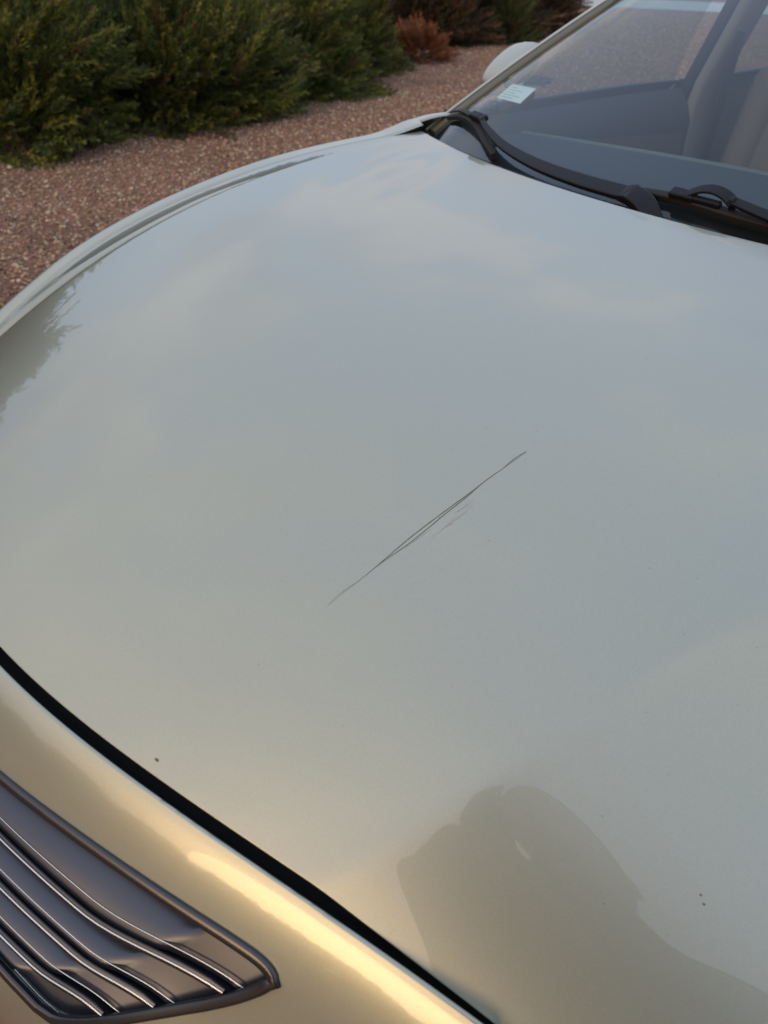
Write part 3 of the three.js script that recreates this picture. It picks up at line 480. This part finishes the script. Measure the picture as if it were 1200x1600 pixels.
shrub('rust_shrub', 'small rust coloured shrub at the end of the junipers', -9.75, -7.75, 0.44, 0.44, 0.30, 560, RUST, undefined, { size: 0.9, dead: 0 });
const DRY = [[0.060, 0.042, 0.024], [0.075, 0.052, 0.028], [0.045, 0.04, 0.02], [0.05, 0.055, 0.022]];
[[-11.9, -9.6, 1.2, 1.1, 1.4], [-12.4, -11.6, 1.25, 1.2, 1.5], [-13.6, -8.2, 1.4, 1.3, 1.5], [-13.4, -13.6, 1.3, 1.3, 1.5], [-15.4, -11.0, 1.8, 1.8, 1.8], [-15.2, -15.6, 1.5, 1.5, 1.7], [-13.2, -6.2, 1.2, 1.2, 1.3]].forEach(([x, z, rx, rz, h]) => shrub('dry_shrub', 'dark brown leafless looking shrub behind the rust coloured one', x, z, rx, rz, h, 1500, DRY, 'dark shrubs at the back of the bed', { size: 1.5, dead: 0.3 }));
shrub('green_shrub', 'small dark green shrub above the side mirror', -11.3, -11.3, 0.4, 0.4, 0.6, 380, [[0.05, 0.075, 0.02], [0.07, 0.09, 0.025]]);
shrub('yellow_plant', 'yellowish plant peeking over the junipers', -12.2, -7.4, 0.42, 0.42, 0.95, 420, [[0.25, 0.20, 0.05], [0.18, 0.15, 0.05]], undefined, { dead: 0 });
// ------------------------------------------------------------------ trees that the paint mirrors, in front of the car and beyond the shrubs
function tree(name, label, x, z, h, w, tones, group) {
  const g = thing(name, label, 'tree', [x, 0, z], group), lean = rr(-0.2, 0.2);
  const limbs = [tube([V(0, 0, 0), V(lean * 0.3, h * 0.3, 0), V(lean, h * 0.75, lean * 0.5)], h * 0.022, 10, 7)], M4 = new THREE.Matrix4(), Q = new THREE.Quaternion(), items = [];
  for (let i = 0; i < 22; i++) { const a = i * 2.4, y0 = h * rr(0.06, 0.7), L = w * rr(0.5, 0.95) * (1 - 0.5 * y0 / h); const e = V(Math.cos(a) * L + lean * 0.5, y0 + h * rr(0.08, 0.25), Math.sin(a) * L); limbs.push(tube([V(lean * y0 / h, y0, 0), V(e.x * 0.5, y0 + (e.y - y0) * 0.35, e.z * 0.5), e], h * 0.007, 6, 5)); for (let k = 0; k < 42; k++) items.push(e.clone().add(V(rr(-1, 1), rr(-1, 1), rr(-1, 1)).normalize().multiplyScalar(w * 0.42 * Math.cbrt(rnd())))); }
  for (let k = 0; k < 140; k++) items.push(V(rr(-1, 1) * w * 0.9, rr(0.05, 0.3) * h, rr(-1, 1) * w * 0.7));
  for (let k = 0; k < 140; k++) items.push(V(lean + rr(-1, 1) * w * 0.35, h * rr(0.75, 1.0), rr(-1, 1) * w * 0.35));
  const im = new THREE.InstancedMesh(SPRAYS[0], white, items.length); im.name = 'crown'; im.userData.kind = 'stuff'; im.castShadow = im.receiveShadow = true;
  items.forEach((p, i) => { Q.setFromEuler(new THREE.Euler(rr(-1.5, 1.5), rr(0, 6.3), rr(-1.5, 1.5))); const s = rr(2.6, 4.2); M4.compose(p, Q, V(s, s, s)); im.setMatrixAt(i, M4); const c = tones[i % tones.length], f = rr(0.7, 1.3); im.setColorAt(i, rgb(c[0] * f, c[1] * f, c[2] * f)); });
  g.add(im); mesh('trunk', merge(limbs), bark, g);
}
const TT = [[0.05, 0.07, 0.025], [0.07, 0.085, 0.03], [0.06, 0.055, 0.025]];
[[-15, 16, 3.6, 2.0], [-11.5, 18, 4.3, 2.2], [-8, 19.5, 3.6, 1.9], [-4.5, 20.5, 4.2, 2.2], [-1, 21, 3.4, 2.0], [2.5, 21, 3.1, 1.9], [6, 20.5, 3.7, 2.1], [9.5, 19.5, 3.6, 2.2], [13, 18, 3.8, 2.0]].forEach(([x, z, h, w]) => tree('garden_tree', 'low leafy tree on the far side of the gravel, facing the grille', x, z, h, w, TT, 'trees before the car'));
[[-13.5, 1.6, 2.6, 1.3], [-13.8, 4.2, 3.1, 1.6], [-14.5, 7.4, 3.4, 1.8]].forEach(([x, z, h, w]) => tree('garden_tree', 'leafy tree standing behind the junipers', x, z, h, w, TT, 'trees behind the junipers'));

// ------------------------------------------------------------------ the person who holds the phone, mirrored in the hood
{
  const F = V(-Math.sin(YAW), 0, -Math.cos(YAW)), R = V(Math.cos(YAW), 0, -Math.sin(YAW)), BACK = 0.365;
  const OFF = 0.10, feet = CAM.clone().addScaledVector(F, -BACK).addScaledVector(R, OFF); feet.y = 0;
  const person = thing('person', 'standing person in a dark jacket holding a phone over the hood', 'person', feet.toArray());
  person.rotation.y = YAW;                                     // own axes: x to the right, y up, -z forward
  const cap = (p, a, b, ra, rb) => { const bx = b[0] - a[0], by = b[1] - a[1], bz = b[2] - a[2], px = p[0] - a[0], py = p[1] - a[1], pz = p[2] - a[2], t = clamp((px * bx + py * by + pz * bz) / (bx * bx + by * by + bz * bz + 1e-9)); return Math.hypot(px - bx * t, py - by * t, pz - bz * t) - lerp(ra, rb, t); };
  const smin = (a, b, k) => { const h = clamp(0.5 + 0.5 * (b - a) / k); return lerp(b, a, h) - k * h * (1 - h); };
  const HY = 1.205, HZ = -0.297;
  const J = { pel: [0, 0.93, 0.02], waist: [0, 1.08, 0.01], chest: [0, 1.28, 0.0], neck: [0, 1.46, -0.015], head: [0, 1.585, -0.06] };
  const arm = (s) => ({ sh: [s * 0.175, 1.43, -0.015], el: [s > 0 ? 0.205 : -0.165, 1.11, -0.02], wr: [s * 0.085 - OFF, HY - 0.035, HZ + 0.075] });
  const leg = (s) => ({ hip: [s * 0.095, 0.92, 0.02], kn: [s * 0.115, 0.50, 0.0], an: [s * 0.13, 0.09, 0.04], toe: [s * 0.15, 0.04, -0.13] });
  const torso = (p, o = 0) => { const q = [p[0] * 0.72, p[1], p[2] * 1.12]; let d = cap(q, J.pel, J.waist, 0.118 + o, 0.108 + o); d = smin(d, cap(q, J.waist, J.chest, 0.108 + o, 0.135 + o), 0.08); d = smin(d, cap(q, J.chest, [0, 1.38, 0.005], 0.135 + o, 0.09 + o), 0.07); return d; };
  const arms = (p, o = 0) => { let d = 9; for (const s of [-1, 1]) { const a = arm(s); let e = cap(p, a.sh, a.el, 0.056 + o, 0.043 + o); e = smin(e, cap(p, a.el, a.wr, 0.043 + o, 0.029 + o * 0.8), 0.03); d = Math.min(d, e); } return d; };
  const legs = (p, o = 0) => { let d = 9; for (const s of [-1, 1]) { const l = leg(s); let e = cap(p, l.hip, l.kn, 0.088 + o, 0.06 + o); e = smin(e, cap(p, l.kn, l.an, 0.06 + o, 0.042 + o), 0.03); d = Math.min(d, e); } return d; };
  const head = (p) => { const x = p[0], y = p[1], z = p[2]; let d = (Math.hypot(x / 0.074, (y - 1.61) / 0.098, (z + 0.055) / 0.092) - 1) * 0.078; d = smin(d, cap(p, [0, 1.545, -0.095], [0, 1.53, -0.105], 0.047, 0.036), 0.04); d = smin(d, cap(p, [0, 1.605, -0.145], [0, 1.578, -0.162], 0.010, 0.015), 0.012); for (const s of [-1, 1]) { d = smin(d, cap(p, [s * 0.076, 1.60, -0.045], [s * 0.079, 1.57, -0.05], 0.014, 0.010), 0.008); d = Math.max(d, -(Math.hypot(x - s * 0.031, y - 1.612, z + 0.152) - 0.013)); } d = Math.max(d, -(cap(p, [-0.02, 1.542, -0.147], [0.02, 1.542, -0.147], 0.0035, 0.0035))); return smin(d, cap(p, J.neck, [0, 1.55, -0.05], 0.058, 0.052), 0.03); };
  // hands: each holds an edge of the phone; four fingers behind it, thumb in front
  const hand = (p) => { let d = 9; for (const s of [-1, 1]) { const w = arm(s).wr, pc = [s * 0.060 - OFF, HY - 0.012, HZ + 0.035]; let e = cap(p, w, pc, 0.026, 0.027); for (let f = 0; f < 4; f++) { const y0 = HY + 0.018 - f * 0.019, L = [0.88, 1, 0.95, 0.75][f], k0 = [s * 0.062 - OFF, y0, HZ + 0.012], k1 = [s * (0.062 - 0.022 * L) - OFF, y0 + 0.004, HZ - 0.016], k2 = [s * (0.062 - 0.05 * L) - OFF, y0 + 0.006, HZ - 0.012]; e = smin(e, Math.min(cap(p, k0, k1, 0.009, 0.0085), cap(p, k1, k2, 0.0085, 0.0075)), 0.006); } e = smin(e, Math.min(cap(p, [s * 0.055 - OFF, HY - 0.02, HZ + 0.04], [s * 0.04 - OFF, HY + 0.012, HZ + 0.038], 0.012, 0.010), cap(p, [s * 0.04 - OFF, HY + 0.012, HZ + 0.038], [s * 0.022 - OFF, HY + 0.03, HZ + 0.026], 0.010, 0.008)), 0.006); d = Math.min(d, e); } return d; };
  const skin = std({ color: rgb(0.42, 0.26, 0.19), roughness: 0.6 }), coat = std({ color: rgb(0.035, 0.032, 0.030), roughness: 0.9 }), jean = std({ color: rgb(0.03, 0.035, 0.05), roughness: 0.95 }), hair = std({ color: rgb(0.03, 0.02, 0.014), roughness: 0.8 }), shoe = std({ color: rgb(0.02, 0.02, 0.02), roughness: 0.7 });
  const P = (f) => (x, y, z) => f([x, y, z]);
  const under = sdf(P((p) => smin(smin(torso(p, -0.012), arms(p, -0.006), 0.04), legs(p, -0.008), 0.05)), [-0.82, 0.02, -0.90], 1.64, 60);
  const noU = (g) => { g.deleteAttribute('uv'); return g; };
  mesh('body', mergeGeometries([under, sdf(P(head), [-0.15, 1.42, -0.21], 0.31, 72), sdf(P(hand), [-0.16 - OFF, HY - 0.16, HZ - 0.08], 0.32, 84)].map((g) => { const q = g.toNonIndexed(); for (const k of Object.keys(q.attributes)) if (!['position', 'normal'].includes(k)) q.deleteAttribute(k); return q; })), skin, person);
  mesh('jacket', sdf(P((p) => { let d = smin(torso(p, 0.014), arms(p, 0.014), 0.08); d = smin(d, cap(p, [0, 1.44, 0.0], [0, 1.485, -0.012], 0.088, 0.078), 0.04); for (const s of [-1, 1]) { const w = arm(s).wr; d = Math.max(d, 0.030 - Math.hypot(p[0] - w[0] * 0.8, p[1] - w[1], p[2] - w[2] + 0.02)); } return Math.max(d, 0.86 - p[1]); }), [-0.5, 0.80, -0.62], 1.0, 70), coat, person);
  mesh('trousers', sdf(P((p) => Math.max(smin(legs(p, 0.012), torso(p, 0.006), 0.06), Math.max(p[1] - 1.0, 0.10 - p[1]))), [-0.55, 0.04, -0.55], 1.1, 60), jean, person);
  mesh('shoes', sdf(P((p) => { let d = 9; for (const s of [-1, 1]) { const l = leg(s); d = Math.min(d, smin(cap(p, [l.an[0], 0.06, l.an[2] + 0.03], l.toe, 0.05, 0.038), cap(p, l.an, [l.an[0], 0.06, l.an[2]], 0.052, 0.05), 0.03)); } return Math.max(d, 0.004 - p[1]); }), [-0.3, -0.02, -0.34], 0.6, 46), shoe, person);
  mesh('hair', sdf(P((p) => { const d = (Math.hypot(p[0] / 0.083, (p[1] - 1.622) / 0.102, (p[2] + 0.045) / 0.100) - 1) * 0.085; return Math.max(d, -(p[2] + 0.09 - (1.66 - p[1]) * -0.9 + 0.02) * -0 + Math.min(1.665 - p[1], -0.075 - p[2]) * -1 * 0 + Math.max(-(p[2] + 0.105), 0) * 0 + (p[1] < 1.66 && p[2] < -0.085 ? 0.02 : -1), 1.545 - p[1]); }), [-0.14, 1.5, -0.2], 0.30, 56), hair, person);
  // the phone: just behind the point the picture is taken from
  const ph = thing('phone', 'slim dark phone held in both hands above the hood', 'phone');
  ph.quaternion.copy(camera.quaternion); ph.position.copy(CAM); ph.updateMatrix();
  const body = new RoundedBoxGeometry(0.0725, 0.148, 0.0078, 4, 0.0038).translate(0.016, -0.052, 0.0125);
  mesh('case', body, std({ color: rgb(0.03, 0.03, 0.035), roughness: 0.35, metalness: 0.2 }), ph);
  mesh('lens_bump', new RoundedBoxGeometry(0.036, 0.036, 0.003, 3, 0.0014).translate(0.0, -0.0, 0.0076), M.plastic, ph);
  mesh('screen', new THREE.PlaneGeometry(0.067, 0.142).translate(0.016, -0.052, 0.0167), phys({ color: rgb(0.02, 0.02, 0.02), roughness: 0.05 }), ph);
}
renderer.render(scene, camera);
